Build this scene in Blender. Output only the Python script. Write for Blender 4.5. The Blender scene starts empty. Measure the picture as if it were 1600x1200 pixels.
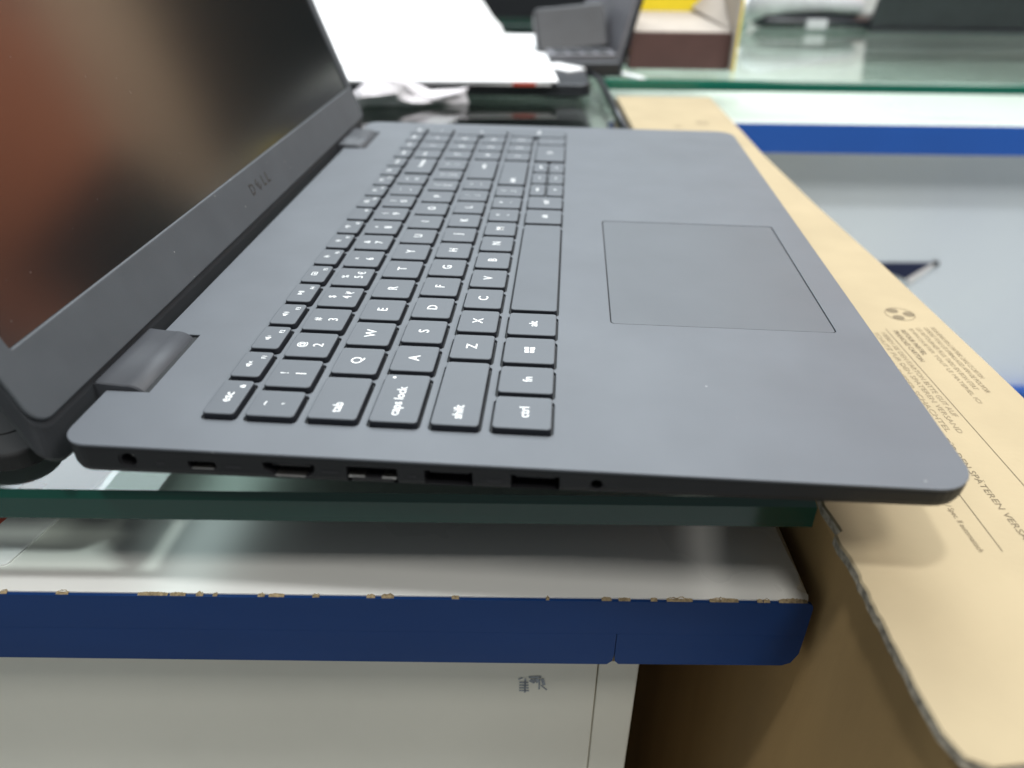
import bpy, bmesh, math, random
from mathutils import Vector, Matrix
R = math.radians
random.seed(7)
S = bpy.context.scene
COL = S.collection

# ------------------------------------------------------------------ camera
ZD = 0.95                      # height of the laptop deck above the floor (m)
cd = bpy.data.cameras.new('camera')
cam = bpy.data.objects.new('camera', cd)
COL.objects.link(cam)
cam.location = (0.130243, -0.155054, ZD + 0.120466)
cam.rotation_euler = (1.018605, -0.011073, 0.070809)
cd.sensor_width = 36.0
cd.lens = 27.0
cd.clip_start = 0.01
cd.clip_end = 50
cd.dof.use_dof = True
cd.dof.focus_distance = 0.262
cd.dof.aperture_fstop = 7.5
S.camera = cam

# ------------------------------------------------------------------ world, lamps, exposure
W = bpy.data.worlds.new('World')
S.world = W
W.use_nodes = True
W.node_tree.nodes['Background'].inputs[0].default_value = (0.88, 0.95, 1.0, 1)
W.node_tree.nodes['Background'].inputs[1].default_value = 0.20


def area(name, loc, target, sx, sy, power, col):
    l = bpy.data.lights.new(name, 'AREA')
    l.shape = 'RECTANGLE'
    l.size, l.size_y = sx, sy
    l.energy = power
    l.color = col
    o = bpy.data.objects.new(name, l)
    COL.objects.link(o)
    o.location = loc
    o.rotation_euler = (Vector(target) - Vector(loc)).to_track_quat('-Z', 'Y').to_euler()
    return o


area('ceiling_lamp', (-0.10, -0.36, ZD + 1.55), (0.1, 0.15, ZD), 0.12, 0.12, 12, (0.97, 0.99, 1.0))
area('overhead_panel', (0.45, 0.75, ZD + 1.60), (0.85, 1.30, ZD), 1.5, 0.4, 25, (0.93, 0.97, 1.0))  # aimed and boosted to brighten the unseen brown blocks behind the far counter
area('overhead_panel', (-0.45, 2.10, ZD + 1.85), (0.1, 0.2, ZD), 2.8, 1.0, 62, (0.86, 0.95, 1.0))
area('front_fill', (0.55, -0.72, ZD + 1.45), (0.4, 0.5, ZD - 0.1), 0.30, 0.30, 10.5, (1.0, 0.97, 0.92))  # fill added behind the camera to brighten camera-facing surfaces
area('overhead_panel', (1.20, 0.05, ZD + 1.25), (0.25, 0.1, ZD), 0.8, 0.6, 15, (1.0, 0.97, 0.93))  # fill added on the right to lift the laptop's shadow on the carton
S.view_settings.view_transform = 'Standard'
S.view_settings.look = 'None'
S.view_settings.exposure = 0.0
S.view_settings.gamma = 1.0
S.render.engine = 'CYCLES'
S.cycles.max_bounces = 10
S.cycles.transparent_max_bounces = 12
S.cycles.caustics_refractive = False
S.cycles.caustics_reflective = False


# ------------------------------------------------------------------ materials
def mat(name, col, rough=0.5, metal=0.0, spec=0.5, ior=1.5, noise=0.0, nscale=60.0, bump=0.0, bscale=900.0,
        rvar=0.0, coat=0.0, specks=0.0, speck_scale=420.0, stretch=None, col2=None, dust=0.55):
    m = bpy.data.materials.new(name)
    m.use_nodes = True
    nt = m.node_tree
    b = nt.nodes['Principled BSDF']
    b.inputs['Base Color'].default_value = (*col, 1)
    b.inputs['Roughness'].default_value = rough
    b.inputs['Metallic'].default_value = metal
    b.inputs['Specular IOR Level'].default_value = spec
    b.inputs['IOR'].default_value = ior
    b.inputs['Coat Weight'].default_value = coat
    tc = nt.nodes.new('ShaderNodeTexCoord')
    src = tc.outputs['Object']
    if stretch:
        mp = nt.nodes.new('ShaderNodeMapping')
        mp.inputs['Scale'].default_value = stretch
        nt.links.new(src, mp.inputs['Vector'])
        src = mp.outputs['Vector']

    def nz(scale, detail=4):
        n = nt.nodes.new('ShaderNodeTexNoise')
        n.inputs['Scale'].default_value = scale
        n.inputs['Detail'].default_value = detail
        nt.links.new(src, n.inputs['Vector'])
        return n
    cur = None
    if noise > 0:
        n = nz(nscale)
        mx = nt.nodes.new('ShaderNodeMix')
        mx.data_type = 'RGBA'
        lo = col2 or tuple(c * (1 - noise) for c in col)
        hi = col if col2 else tuple(min(1, c * (1 + noise)) for c in col)
        mx.inputs['A'].default_value = (*lo, 1)
        mx.inputs['B'].default_value = (*hi, 1)
        rp = nt.nodes.new('ShaderNodeMapRange')
        rp.inputs['From Min'].default_value = 0.3
        rp.inputs['From Max'].default_value = 0.7
        nt.links.new(n.outputs['Fac'], rp.inputs['Value'])
        nt.links.new(rp.outputs['Result'], mx.inputs['Factor'])
        cur = mx.outputs['Result']
        nt.links.new(cur, b.inputs['Base Color'])
    if specks > 0:                                   # settled dust
        v = nt.nodes.new('ShaderNodeTexVoronoi')
        v.inputs['Scale'].default_value = speck_scale
        nt.links.new(src, v.inputs['Vector'])
        lt = nt.nodes.new('ShaderNodeMath')
        lt.operation = 'LESS_THAN'
        lt.inputs[1].default_value = 0.13
        nt.links.new(v.outputs['Distance'], lt.inputs[0])
        sx = nt.nodes.new('ShaderNodeSeparateColor')
        nt.links.new(v.outputs['Color'], sx.inputs[0])
        l2 = nt.nodes.new('ShaderNodeMath')
        l2.operation = 'LESS_THAN'
        l2.inputs[1].default_value = specks
        nt.links.new(sx.outputs[0], l2.inputs[0])
        mu = nt.nodes.new('ShaderNodeMath')
        mu.operation = 'MULTIPLY'
        nt.links.new(lt.outputs[0], mu.inputs[0])
        nt.links.new(l2.outputs[0], mu.inputs[1])
        mu2 = nt.nodes.new('ShaderNodeMath')
        mu2.operation = 'MULTIPLY'
        mu2.inputs[1].default_value = dust
        nt.links.new(mu.outputs[0], mu2.inputs[0])
        mx = nt.nodes.new('ShaderNodeMix')
        mx.data_type = 'RGBA'
        mx.inputs['B'].default_value = (0.5, 0.5, 0.48, 1)
        if cur:
            nt.links.new(cur, mx.inputs['A'])
        else:
            mx.inputs['A'].default_value = (*col, 1)
        nt.links.new(mu2.outputs[0], mx.inputs['Factor'])
        nt.links.new(mx.outputs['Result'], b.inputs['Base Color'])
    if rvar > 0:
        n = nz(nscale * 0.35, 6)
        rp = nt.nodes.new('ShaderNodeMapRange')
        rp.inputs['From Min'].default_value = 0.3
        rp.inputs['From Max'].default_value = 0.7
        rp.inputs['To Min'].default_value = rough - rvar
        rp.inputs['To Max'].default_value = rough + rvar
        nt.links.new(n.outputs['Fac'], rp.inputs['Value'])
        nt.links.new(rp.outputs['Result'], b.inputs['Roughness'])
    if bump > 0:
        n = nz(bscale, 3)
        bp = nt.nodes.new('ShaderNodeBump')
        bp.inputs['Strength'].default_value = bump
        bp.inputs['Distance'].default_value = 0.0004
        nt.links.new(n.outputs['Fac'], bp.inputs['Height'])
        nt.links.new(bp.outputs['Normal'], b.inputs['Normal'])
    return m


M = {}
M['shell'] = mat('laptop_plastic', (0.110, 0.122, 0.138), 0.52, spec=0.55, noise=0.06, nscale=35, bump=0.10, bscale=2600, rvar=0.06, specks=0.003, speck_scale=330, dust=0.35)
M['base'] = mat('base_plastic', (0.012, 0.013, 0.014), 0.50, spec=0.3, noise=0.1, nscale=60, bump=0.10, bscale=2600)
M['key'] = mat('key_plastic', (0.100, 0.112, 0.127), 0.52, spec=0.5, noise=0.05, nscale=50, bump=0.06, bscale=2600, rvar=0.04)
M['key_shade'] = mat('key_wall_shaded', (0.016, 0.018, 0.024), 0.5, spec=0.3)  # walls darker than the key tops: their shade is put into the colour
M['pad'] = mat('touchpad_plastic', (0.096, 0.107, 0.120), 0.49, spec=0.52, noise=0.04, nscale=40, rvar=0.05)
M['lid'] = mat('lid_plastic', (0.030, 0.033, 0.037), 0.5, spec=0.4, noise=0.08, nscale=60)
M['bezel'] = mat('bezel_plastic', (0.064, 0.072, 0.080), 0.52, spec=0.5, noise=0.08, nscale=60, bump=0.12, bscale=2200, specks=0.03, speck_scale=380)
M['screen'] = mat('screen_panel', (0.006, 0.008, 0.008), 0.17, spec=0.85, ior=1.8, specks=0.04, speck_scale=560, dust=0.16)
M['legend'] = mat('legend_print', (0.86, 0.88, 0.88), 0.5)
M['dark'] = mat('dark_plastic', (0.012, 0.012, 0.014), 0.5)
M['logo'] = mat('logo_chrome', (0.030, 0.032, 0.036), 0.25, spec=0.6)
M['metal'] = mat('port_metal', (0.62, 0.60, 0.57), 0.35, metal=1.0, noise=0.1, nscale=300)
M['rubber'] = mat('foot_rubber', (0.02, 0.02, 0.02), 0.8)
M['hinge'] = mat('hinge_plastic', (0.058, 0.062, 0.070), 0.48, spec=0.35, noise=0.05, nscale=80, rvar=0.04)
M['white'] = mat('white_laminate', (0.80, 0.80, 0.76), 0.28, spec=0.5, noise=0.04, nscale=9, rvar=0.06, specks=0.004, speck_scale=160)
M['cream'] = mat('cream_panel', (0.76, 0.745, 0.64), 0.5, noise=0.07, nscale=7, bump=0.05, bscale=300, specks=0.004, speck_scale=120)
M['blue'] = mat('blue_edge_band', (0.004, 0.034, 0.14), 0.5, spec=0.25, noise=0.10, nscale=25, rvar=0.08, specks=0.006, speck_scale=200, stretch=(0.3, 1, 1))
M['blue_lit'] = mat('lit_blue_edge_band', (0.018, 0.10, 0.42), 0.38, noise=0.05, nscale=12)  # lit copy of the blue: the far band's stronger light is in the colour
M['chip'] = mat('raw_chipboard', (0.30, 0.23, 0.13), 0.9, noise=0.4, nscale=900, bump=0.6, bscale=1500)
M['glass_edge_lit'] = mat('lit_glass_edge', (0.005, 0.13, 0.085), 0.15, spec=0.5, noise=0.1, nscale=10)  # lit copy of the glass edge, brighter for the light at the far pane
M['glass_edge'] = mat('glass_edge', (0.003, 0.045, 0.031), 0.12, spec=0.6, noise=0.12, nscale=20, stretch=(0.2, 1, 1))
M['card'] = mat('cardboard', (0.415, 0.338, 0.215), 0.82, spec=0.2, noise=0.06, nscale=26, bump=0.18, bscale=420)
M['card_in'] = mat('cardboard_brown', (0.46, 0.30, 0.13), 0.85, spec=0.2, noise=0.12, nscale=22, bump=0.25, bscale=380, stretch=(1, 1, 0.25))
M['flute'] = mat('cardboard_flute', (0.40, 0.35, 0.27), 0.9, noise=0.5, nscale=420, bump=0.8, bscale=600)
M['ink'] = mat('carton_ink', (0.19, 0.15, 0.09), 0.8)
M['ink_soft'] = mat('carton_ink_faded', (0.285, 0.228, 0.142), 0.85)
M['paper'] = mat('white_paper', (0.90, 0.90, 0.90), 0.75, spec=0.2, noise=0.02, nscale=20)
M['tissue'] = mat('tissue_paper', (0.80, 0.77, 0.80), 0.9, spec=0.1, bump=0.4, bscale=300)
M['black'] = mat('black_plastic', (0.018, 0.020, 0.024), 0.35, noise=0.2, nscale=60)
M['grey'] = mat('grey_plastic', (0.15, 0.15, 0.165), 0.4, noise=0.1, nscale=60)
M['lgrey'] = mat('light_grey_plastic', (0.50, 0.50, 0.52), 0.4, noise=0.08, nscale=60)
M['yellow'] = mat('yellow_print', (0.85, 0.66, 0.02), 0.5, noise=0.04, nscale=40)
M['taupe'] = mat('grey_board', (0.42, 0.37, 0.32), 0.8, noise=0.06, nscale=50)
M['maroon'] = mat('brown_board', (0.10, 0.048, 0.042), 0.6, noise=0.1, nscale=50)
M['red'] = mat('red_print', (0.62, 0.10, 0.06), 0.6)
M['green'] = mat('green_print', (0.25, 0.45, 0.20), 0.6)
M['navy'] = mat('navy_card', (0.015, 0.022, 0.07), 0.5)
M['reflect_brown'] = mat('reflected_terracotta', (0.74, 0.22, 0.095), 0.6, noise=0.15, nscale=5, stretch=(3, 3, 0.4))  # colour of the unseen block added for the screen reflection
M['tan'] = mat('reflected_tan', (0.88, 0.60, 0.39), 0.6, noise=0.12, nscale=5, stretch=(3, 3, 0.4))  # colour of the unseen slab added for the tan reflection
M['floor'] = mat('floor_tile', (0.55, 0.56, 0.56), 0.3, noise=0.05, nscale=4)
M['wall'] = mat('grey_wall', (0.06, 0.065, 0.07), 0.7, noise=0.03, nscale=3)
M['stamp'] = mat('stamp_ink', (0.30, 0.33, 0.36), 0.7, noise=0.3, nscale=700)
M['bluecab'] = mat('pale_cabinet', (0.82, 0.91, 1.0), 0.38, noise=0.05, nscale=3)


def glass_mat():
    m = bpy.data.materials.new('counter_glass')
    m.use_nodes = True
    nt = m.node_tree
    nt.nodes.remove(nt.nodes['Principled BSDF'])
    out = nt.nodes['Material Output']
    tr = nt.nodes.new('ShaderNodeBsdfTransparent')
    tr.inputs[0].default_value = (0.90, 0.965, 0.93, 1)
    gl = nt.nodes.new('ShaderNodeBsdfGlossy')
    gl.inputs['Roughness'].default_value = 0.03
    gl.inputs[0].default_value = (1, 1, 1, 1)
    fr = nt.nodes.new('ShaderNodeFresnel')
    fr.inputs[0].default_value = 1.52
    # the pane is modelled without refraction: a ray leaving through the far face meets it at the outside angle
    geo = nt.nodes.new('ShaderNodeNewGeometry')
    io = nt.nodes.new('ShaderNodeMapRange')
    io.inputs['To Min'].default_value = 1.52
    io.inputs['To Max'].default_value = 1.0 / 1.52
    nt.links.new(geo.outputs['Backfacing'], io.inputs['Value'])
    nt.links.new(io.outputs['Result'], fr.inputs[0])
    tcn = nt.nodes.new('ShaderNodeTexCoord')
    nz = nt.nodes.new('ShaderNodeTexNoise')
    nz.inputs['Scale'].default_value = 14
    nz.inputs['Detail'].default_value = 6
    nt.links.new(tcn.outputs['Object'], nz.inputs['Vector'])
    mr = nt.nodes.new('ShaderNodeMapRange')
    mr.inputs['From Min'].default_value = 0.35
    mr.inputs['From Max'].default_value = 0.7
    mr.inputs['To Min'].default_value = 0.02
    mr.inputs['To Max'].default_value = 0.09
    nt.links.new(nz.outputs['Fac'], mr.inputs['Value'])
    nt.links.new(mr.outputs['Result'], gl.inputs['Roughness'])
    mx = nt.nodes.new('ShaderNodeMixShader')
    nt.links.new(fr.outputs[0], mx.inputs[0])
    nt.links.new(tr.outputs[0], mx.inputs[1])
    nt.links.new(gl.outputs[0], mx.inputs[2])
    nt.links.new(mx.outputs[0], out.inputs['Surface'])
    return m


M['glass'] = glass_mat()


# ------------------------------------------------------------------ helpers
def link(o, parent=None):
    COL.objects.link(o)
    if parent is not None:
        o.parent = parent
    return o


def mesh_obj(name, verts, faces, m, parent=None, smooth=False, loc=None):
    me = bpy.data.meshes.new(name)
    me.from_pydata([tuple(v) for v in verts], [], faces)
    me.validate()
    bm = bmesh.new()
    bm.from_mesh(me)
    bmesh.ops.recalc_face_normals(bm, faces=bm.faces)
    bm.to_mesh(me)
    bm.free()
    if smooth:
        for p in me.polygons:
            p.use_smooth = True
    for q in (m if isinstance(m, (list, tuple)) else [m]):
        me.materials.append(q)
    o = bpy.data.objects.new(name, me)
    if loc:
        o.location = loc
    return link(o, parent)


def empty(name, loc=(0, 0, 0), rz=0.0, label=None, cat=None, group=None, rot=None):
    o = bpy.data.objects.new(name, None)
    o.empty_display_size = 0.02
    link(o)
    o.location = loc
    o.rotation_euler = rot or (0, 0, rz)
    tag(o, label, cat, group)
    return o


def tag(o, label=None, cat=None, group=None, kind=None):
    if label:
        o['label'] = label
    if cat:
        o['category'] = cat
    if group:
        o['group'] = group
    if kind:
        o['kind'] = kind
    return o


def rrect(x0, x1, y0, y1, r, n=5, rs=None):
    rs = rs or (r, r, r, r)          # corners: (x1,y1),(x0,y1),(x0,y0),(x1,y0)
    pts = []
    for (cx, cy, a), q in zip(((x1, y1, 0), (x0, y1, 90), (x0, y0, 180), (x1, y0, 270)), rs):
        sx = -1 if cx == x1 else 1
        sy = -1 if cy == y1 else 1
        for i in range(n + 1):
            t = R(a + 90 * i / n)
            pts.append((cx + sx * q + q * math.cos(t), cy + sy * q + q * math.sin(t)))
    return pts


def loft(rings, cap0=True, cap1=True):
    n = len(rings[0])
    v = [p for r in rings for p in r]
    f = []
    for k in range(len(rings) - 1):
        for i in range(n):
            j = (i + 1) % n
            f.append((k * n + i, k * n + j, (k + 1) * n + j, (k + 1) * n + i))
    if cap0:
        f.append(tuple(range(n))[::-1])
    if cap1:
        f.append(tuple(range((len(rings) - 1) * n, len(rings) * n)))
    return v, f


def ring(pts, z):
    return [(x, y, z) for x, y in pts]


def bev_plate(name, x0, x1, y0, y1, z0, z1, r, bev, m, parent, n=4, taper=0.0, loc=None):
    rs = [ring(rrect(x0, x1, y0, y1, r, n), z0)]
    for k in range(4):
        a = R(90 * k / 3)
        i = bev * (1 - math.cos(a)) + taper
        rs.append(ring(rrect(x0 + i, x1 - i, y0 + i, y1 - i, max(r - i, 0.0002), n), z1 - bev + bev * math.sin(a)))
    v, f = loft(rs)
    return mesh_obj(name, v, f, m, parent, loc=loc)


def box(name, x0, x1, y0, y1, z0, z1, m, parent=None, bev=0.0):
    me = bpy.data.meshes.new(name)
    bm = bmesh.new()
    bmesh.ops.create_cube(bm, size=1)
    for v in bm.verts:
        v.co = ((x0 + x1) / 2 + v.co.x * (x1 - x0), (y0 + y1) / 2 + v.co.y * (y1 - y0), (z0 + z1) / 2 + v.co.z * (z1 - z0))
    if bev > 0:
        bmesh.ops.bevel(bm, geom=list(bm.edges), offset=bev, segments=2, profile=0.5, affect='EDGES')
    bm.to_mesh(me)
    bm.free()
    me.materials.append(m)
    return link(bpy.data.objects.new(name, me), parent)


def plate(name, outer, holes, thick, bevel, m, parent=None, reso=2):
    """flat sheet with holes; its top face lies at local z = 0"""
    cu = bpy.data.curves.new(name, 'CURVE')
    cu.dimensions = '2D'
    cu.fill_mode = 'BOTH'
    for pts in [outer] + holes:
        sp = cu.splines.new('POLY')
        sp.points.add(len(pts) - 1)
        for p, (x, y) in zip(sp.points, pts):
            p.co = (x, y, 0, 1)
        sp.use_cyclic_u = True
    cu.extrude = thick / 2 - bevel
    cu.bevel_depth = bevel
    cu.bevel_resolution = reso
    cu.offset = -bevel
    t = bpy.data.objects.new(name + '_tmp', cu)
    COL.objects.link(t)
    dg = bpy.context.evaluated_depsgraph_get()
    me = bpy.data.meshes.new_from_object(t.evaluated_get(dg), depsgraph=dg)
    bpy.data.objects.remove(t)
    me.name = name
    top = max(v.co.z for v in me.vertices)
    for v in me.vertices:
        v.co.z -= top
    me.materials.clear()
    me.materials.append(m)
    return link(bpy.data.objects.new(name, me), parent)


_tc = {}


def text_mesh(s, size, bold=0.0, spacing=1.0):
    k = (s, size, bold, spacing)
    if k in _tc:
        return _tc[k]
    cu = bpy.data.curves.new('legend', 'FONT')
    cu.body = s
    cu.size = size
    cu.align_x = 'CENTER'
    cu.align_y = 'CENTER'
    cu.space_character = spacing
    cu.offset = bold
    cu.resolution_u = 3
    t = bpy.data.objects.new('legend_tmp', cu)
    COL.objects.link(t)
    dg = bpy.context.evaluated_depsgraph_get()
    me = bpy.data.meshes.new_from_object(t.evaluated_get(dg), depsgraph=dg)
    bpy.data.objects.remove(t)
    me.materials.clear()
    # centre on the glyph box
    if len(me.vertices):
        xs = [v.co.x for v in me.vertices]
        ys = [v.co.y for v in me.vertices]
        cx, cy = (min(xs) + max(xs)) / 2, (min(ys) + max(ys)) / 2
        for v in me.vertices:
            v.co.x -= cx
            v.co.y -= cy
    _tc[k] = me
    return me


def join_flat(name, items, m, parent, z, rotz=R(90)):
    """items: (verts2d, faces) or (mesh, ox, oy); everything joined into one flat print mesh"""
    V, F = [], []
    for it in items:
        b = len(V)
        if isinstance(it[0], bpy.types.Mesh):
            me, ox, oy = it
            V += [(v.co.x + ox, v.co.y + oy, 0) for v in me.vertices]
            F += [tuple(i + b for i in p.vertices) for p in me.polygons]
        else:
            vs, fs = it
            V += [(x, y, 0) for x, y in vs]
            F += [tuple(i + b for i in f) for f in fs]
    me = bpy.data.meshes.new(name)
    me.from_pydata(V, [], F)
    me.materials.append(m)
    o = bpy.data.objects.new(name, me)
    o.location = (0, 0, z)
    o.rotation_euler = (0, 0, rotz)
    return link(o, parent)


def poly(pts, ox=0, oy=0, s=1):
    return ([(x * s + ox, y * s + oy) for x, y in pts], [tuple(range(len(pts)))])


def arc(cx, cy, r0, r1, a0, a1, n=10):
    v, f = [], []
    for i in range(n + 1):
        t = R(a0 + (a1 - a0) * i / n)
        v += [(cx + r0 * math.cos(t), cy + r0 * math.sin(t)), (cx + r1 * math.cos(t), cy + r1 * math.sin(t))]
    for i in range(n):
        f.append((2 * i, 2 * i + 1, 2 * i + 3, 2 * i + 2))
    return (v, f)


def bar(x0, y0, x1, y1, w):
    d = Vector((x1 - x0, y1 - y0))
    n = Vector((-d.y, d.x)).normalized() * w / 2
    return ([(x0 + n.x, y0 + n.y), (x0 - n.x, y0 - n.y), (x1 - n.x, y1 - n.y), (x1 + n.x, y1 + n.y)], [(0, 1, 2, 3)])


def tube(name, pts, r, m, parent=None, n=8):
    rings = []
    P = [Vector(p) for p in pts]
    for i, p in enumerate(P):
        t = (P[min(i + 1, len(P) - 1)] - P[max(i - 1, 0)]).normalized()
        a = t.cross(Vector((0, 0, 1)) if abs(t.z) < 0.9 else Vector((1, 0, 0))).normalized()
        b = t.cross(a)
        rings.append([tuple(p + r * (math.cos(2 * math.pi * k / n) * a + math.sin(2 * math.pi * k / n) * b)) for k in range(n)])
    v, f = loft(rings)
    return mesh_obj(name, v, f, m, parent, smooth=True)


# ------------------------------------------------------------------ floor and counters
TH = R(3.76)
CZ = ZD                                     # counter frame heights are given from the deck plane


def cfr(u, v, z):
    """counter frame (along the edge, away from the edge) to world"""
    return Vector((math.cos(TH) * u - math.sin(TH) * v, 0.0055 + math.sin(TH) * u + math.cos(TH) * v, CZ + z))


fl = mesh_obj('floor', [(-5, -2, 0), (6, -2, 0), (6, 7, 0), (-5, 7, 0)], [(0, 1, 2, 3)], M['floor'])
tag(fl, kind='structure')

wl = mesh_obj('wall', [tuple(cfr(-4, 6.2, -ZD)), tuple(cfr(5, 6.2, -ZD)), tuple(cfr(5, 6.2, 2.0)), tuple(cfr(-4, 6.2, 2.0))], [(0, 1, 2, 3)], M['wall'])
tag(wl, kind='structure')

GT, GB = -0.0215, -0.0320                   # glass top and bottom
BT, BB = -0.0625, -0.0925                   # board top and bottom


def glass_pane(name, u0, u1, v0, v1, parent, edge='glass_edge'):
    """pane with an arrissed dark green edge"""
    i = 0.0009
    rs = [ring([(u0 + i, v0 + i), (u1 - i, v0 + i), (u1 - i, v1 - i), (u0 + i, v1 - i)], GB),
          ring([(u0, v0), (u1, v0), (u1, v1), (u0, v1)], GB + i),
          ring([(u0, v0), (u1, v0), (u1, v1), (u0, v1)], GT - 0.0022),
          ring([(u0 + i, v0 + i * 1.6), (u1 - i, v0 + i * 1.6), (u1 - i, v1 - i), (u0 + i, v1 - i)], GT)]
    v, f = loft(rs)
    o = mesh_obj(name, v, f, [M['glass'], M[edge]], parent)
    for p in o.data.polygons:
        p.material_index = 0 if abs(p.normal.z) > 0.95 else 1
    return o


def strip_front(name, u0, u1, z0, z1, v0, v1, m, parent, r0=0.0, r1=0.0, notch=None):
    """edging strip; rounded/chipped right-hand corners, optional notch (list of (u,z)) at its left foot"""
    pts = [(u0, z0), (u1 - r0, z0)]
    if r0:
        pts += [(u1 - r0 * (1 - math.sin(R(a))) - 0.0, z0 + r0 * (1 - math.cos(R(a)))) for a in (30, 60, 90)]
    if r1:
        pts += [(u1 - r1 * (1 - math.cos(R(a))), z1 - r1 * (1 - math.sin(R(a)))) for a in (0, 30, 60, 90)]
    else:
        pts += [(u1, z1)] if r0 else [(u1, z0), (u1, z1)]
    if not r0:
        pts = [p for k, p in enumerate(pts) if not (k == 1 and p == (u1, z0)) or r1]
    pts += [(u0, z1)]
    if notch:
        pts = pts[:1] + notch[0] + pts[1:] if notch[1] == 'left' else pts
    clean = []
    for p in pts:
        if not clean or (abs(p[0] - clean[-1][0]) + abs(p[1] - clean[-1][1])) > 1e-6:
            clean.append(p)
    v, f = loft([[(u, v0, z) for u, z in clean], [(u, v1, z) for u, z in clean]])
    return mesh_obj(name, v, f, m, parent)


# ---- near counter (carries the laptop)
cnt = empty('glass_counter', (0, 0.0055, ZD), TH, 'glass topped counter with chipped white shelf and blue edge band under the laptop', 'counter')
UL, UR = -0.75, 0.2075
glass_pane('glass_pane', UL, UR, 0.0, 1.15, cnt)
# shelf board: right end slightly ragged
endp = [(UL, 0.0012), (0.2135, 0.0012), (0.2142, 0.0035), (0.2108, 0.0060), (0.2131, 0.0085), (0.2138, 0.013), (0.2130, 0.022), (0.2127, 0.036), (0.2120, 0.08), (0.212, 1.15), (UL, 1.15)]
endl = [(UL, 0.0012), (0.2135, 0.0012), (0.2145, 0.0035), (0.2148, 0.0060), (0.2148, 0.0085), (0.2148, 0.013), (0.2148, 0.022), (0.2148, 0.036), (0.2148, 0.08), (0.2148, 1.15), (UL, 1.15)]
v, f = loft([ring(endl, BB), ring(endl, BT - 0.0016)], True, False)
sub = mesh_obj('shelf_core', v, f, M['chip'], cnt)
v, f = loft([ring(endl, BT - 0.0016), ring(endp, BT)])
mesh_obj('shelf_top', v, f, M['white'], cnt)
# blue edging: upper strip, lower strip left of the split, lower strip right of it
zm = (BT + BB) / 2 - 0.0003
SPL = 0.1546
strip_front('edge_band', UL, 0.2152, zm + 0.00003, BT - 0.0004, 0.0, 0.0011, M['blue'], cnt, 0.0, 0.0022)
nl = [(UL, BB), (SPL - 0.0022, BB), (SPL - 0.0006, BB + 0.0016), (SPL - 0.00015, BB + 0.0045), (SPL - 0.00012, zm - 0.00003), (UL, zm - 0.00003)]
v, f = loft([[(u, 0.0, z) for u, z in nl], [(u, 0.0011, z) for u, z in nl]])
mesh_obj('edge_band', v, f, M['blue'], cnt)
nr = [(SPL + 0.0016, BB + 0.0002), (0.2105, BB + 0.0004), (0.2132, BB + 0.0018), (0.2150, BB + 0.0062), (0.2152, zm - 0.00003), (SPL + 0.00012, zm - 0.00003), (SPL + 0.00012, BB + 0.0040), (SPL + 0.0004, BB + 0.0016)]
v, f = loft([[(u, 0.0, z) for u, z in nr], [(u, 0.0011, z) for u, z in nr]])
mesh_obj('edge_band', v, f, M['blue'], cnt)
# chips of raw board along the top of the edging
V, F = [], []
rnd = random.Random(3)
u = -0.06
while u < 0.2125:
    dens = 0.28 + 0.60 * max(0.0, (u + 0.02) / 0.23)
    L = rnd.uniform(0.0010, 0.0040) * rnd.choice((0.6, 1.0, 2.4))
    if rnd.random() < dens and u + L < 0.2135:
        h = rnd.uniform(0.00002, 0.00060) * rnd.choice((0.3, 0.6, 1))
        d = rnd.uniform(0.0002, 0.0009)
        n = max(4, int(L / 0.0004))
        b = len(V)
        for k in range(n + 1):
            t = k / n
            e = math.sin(math.pi * t) ** 0.7
            hh = h * e * rnd.uniform(0.1, 1.3)
            dd = d * e * rnd.uniform(0.3, 1.3)
            uu = u + L * t
            V += [(uu, 0.0001, BT - 0.0007), (uu, 0.0003, BT - 0.0003 + hh), (uu, 0.0011 + dd, BT + 0.00006 + hh * 0.3), (uu, 0.0012 + dd, BT - 0.0008)]
        for k in range(n):
            for q in range(4):
                r_ = (q + 1) % 4
                F.append((b + 4 * k + q, b + 4 * k + r_, b + 4 * k + 4 + r_, b + 4 * k + 4 + q))
    u += L + rnd.uniform(0.0002, 0.0034)
tag(mesh_obj('chipped_edge', V, F, M['chip'], cnt), kind='stuff')
for u_, v_ in ((0.10, 0.34), (-0.45, 0.34), (0.10, 1.05), (-0.45, 1.05)):
    box('glass_spacer', u_ - 0.012, u_ + 0.012, v_ - 0.012, v_ + 0.012, BT - 0.0002, GB + 0.0002, M['white'], cnt, 0.001)
# cabinet under the shelf
box('cabinet_panel', UL, 0.1531, 0.020, 0.036, -ZD + 0.001, BB + 0.0004, M['cream'], cnt, 0.0004)
box('panel_edge', 0.1535, 0.1687, 0.0206, 1.05, -ZD + 0.001, BB + 0.0004, M['cream'], cnt, 0.0006)
# faint stamped mark on the cabinet panel
it = []
rnd = random.Random(5)
for k in range(4):
    it.append(bar(0.1240, -0.1285 - k * 0.0016, 0.1268 + rnd.uniform(0, .001), -0.1285 - k * 0.0016, 0.0008))
it += [bar(0.1262, -0.1262, 0.1262, -0.1345, 0.0007), bar(0.1275, -0.1255, 0.1322, -0.1252, 0.0010), bar(0.1280, -0.1270, 0.1300, -0.1284, 0.0018),
       bar(0.1300, -0.1262, 0.1312, -0.1284, 0.0016), bar(0.1316, -0.1262, 0.1316, -0.1325, 0.0006), bar(0.1326, -0.1262, 0.1334, -0.1300, 0.0012),
       bar(0.1322, -0.1300, 0.1346, -0.1328, 0.0006), bar(0.1236, -0.1268, 0.1252, -0.1258, 0.0007)]
st = join_flat('stamp_mark', it, M['stamp'], cnt, 0, 0)
st.rotation_euler = (R(90), 0, 0)
st.location = (0, 0.0198, 0)
for vv in st.data.vertices:
    pass

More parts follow.
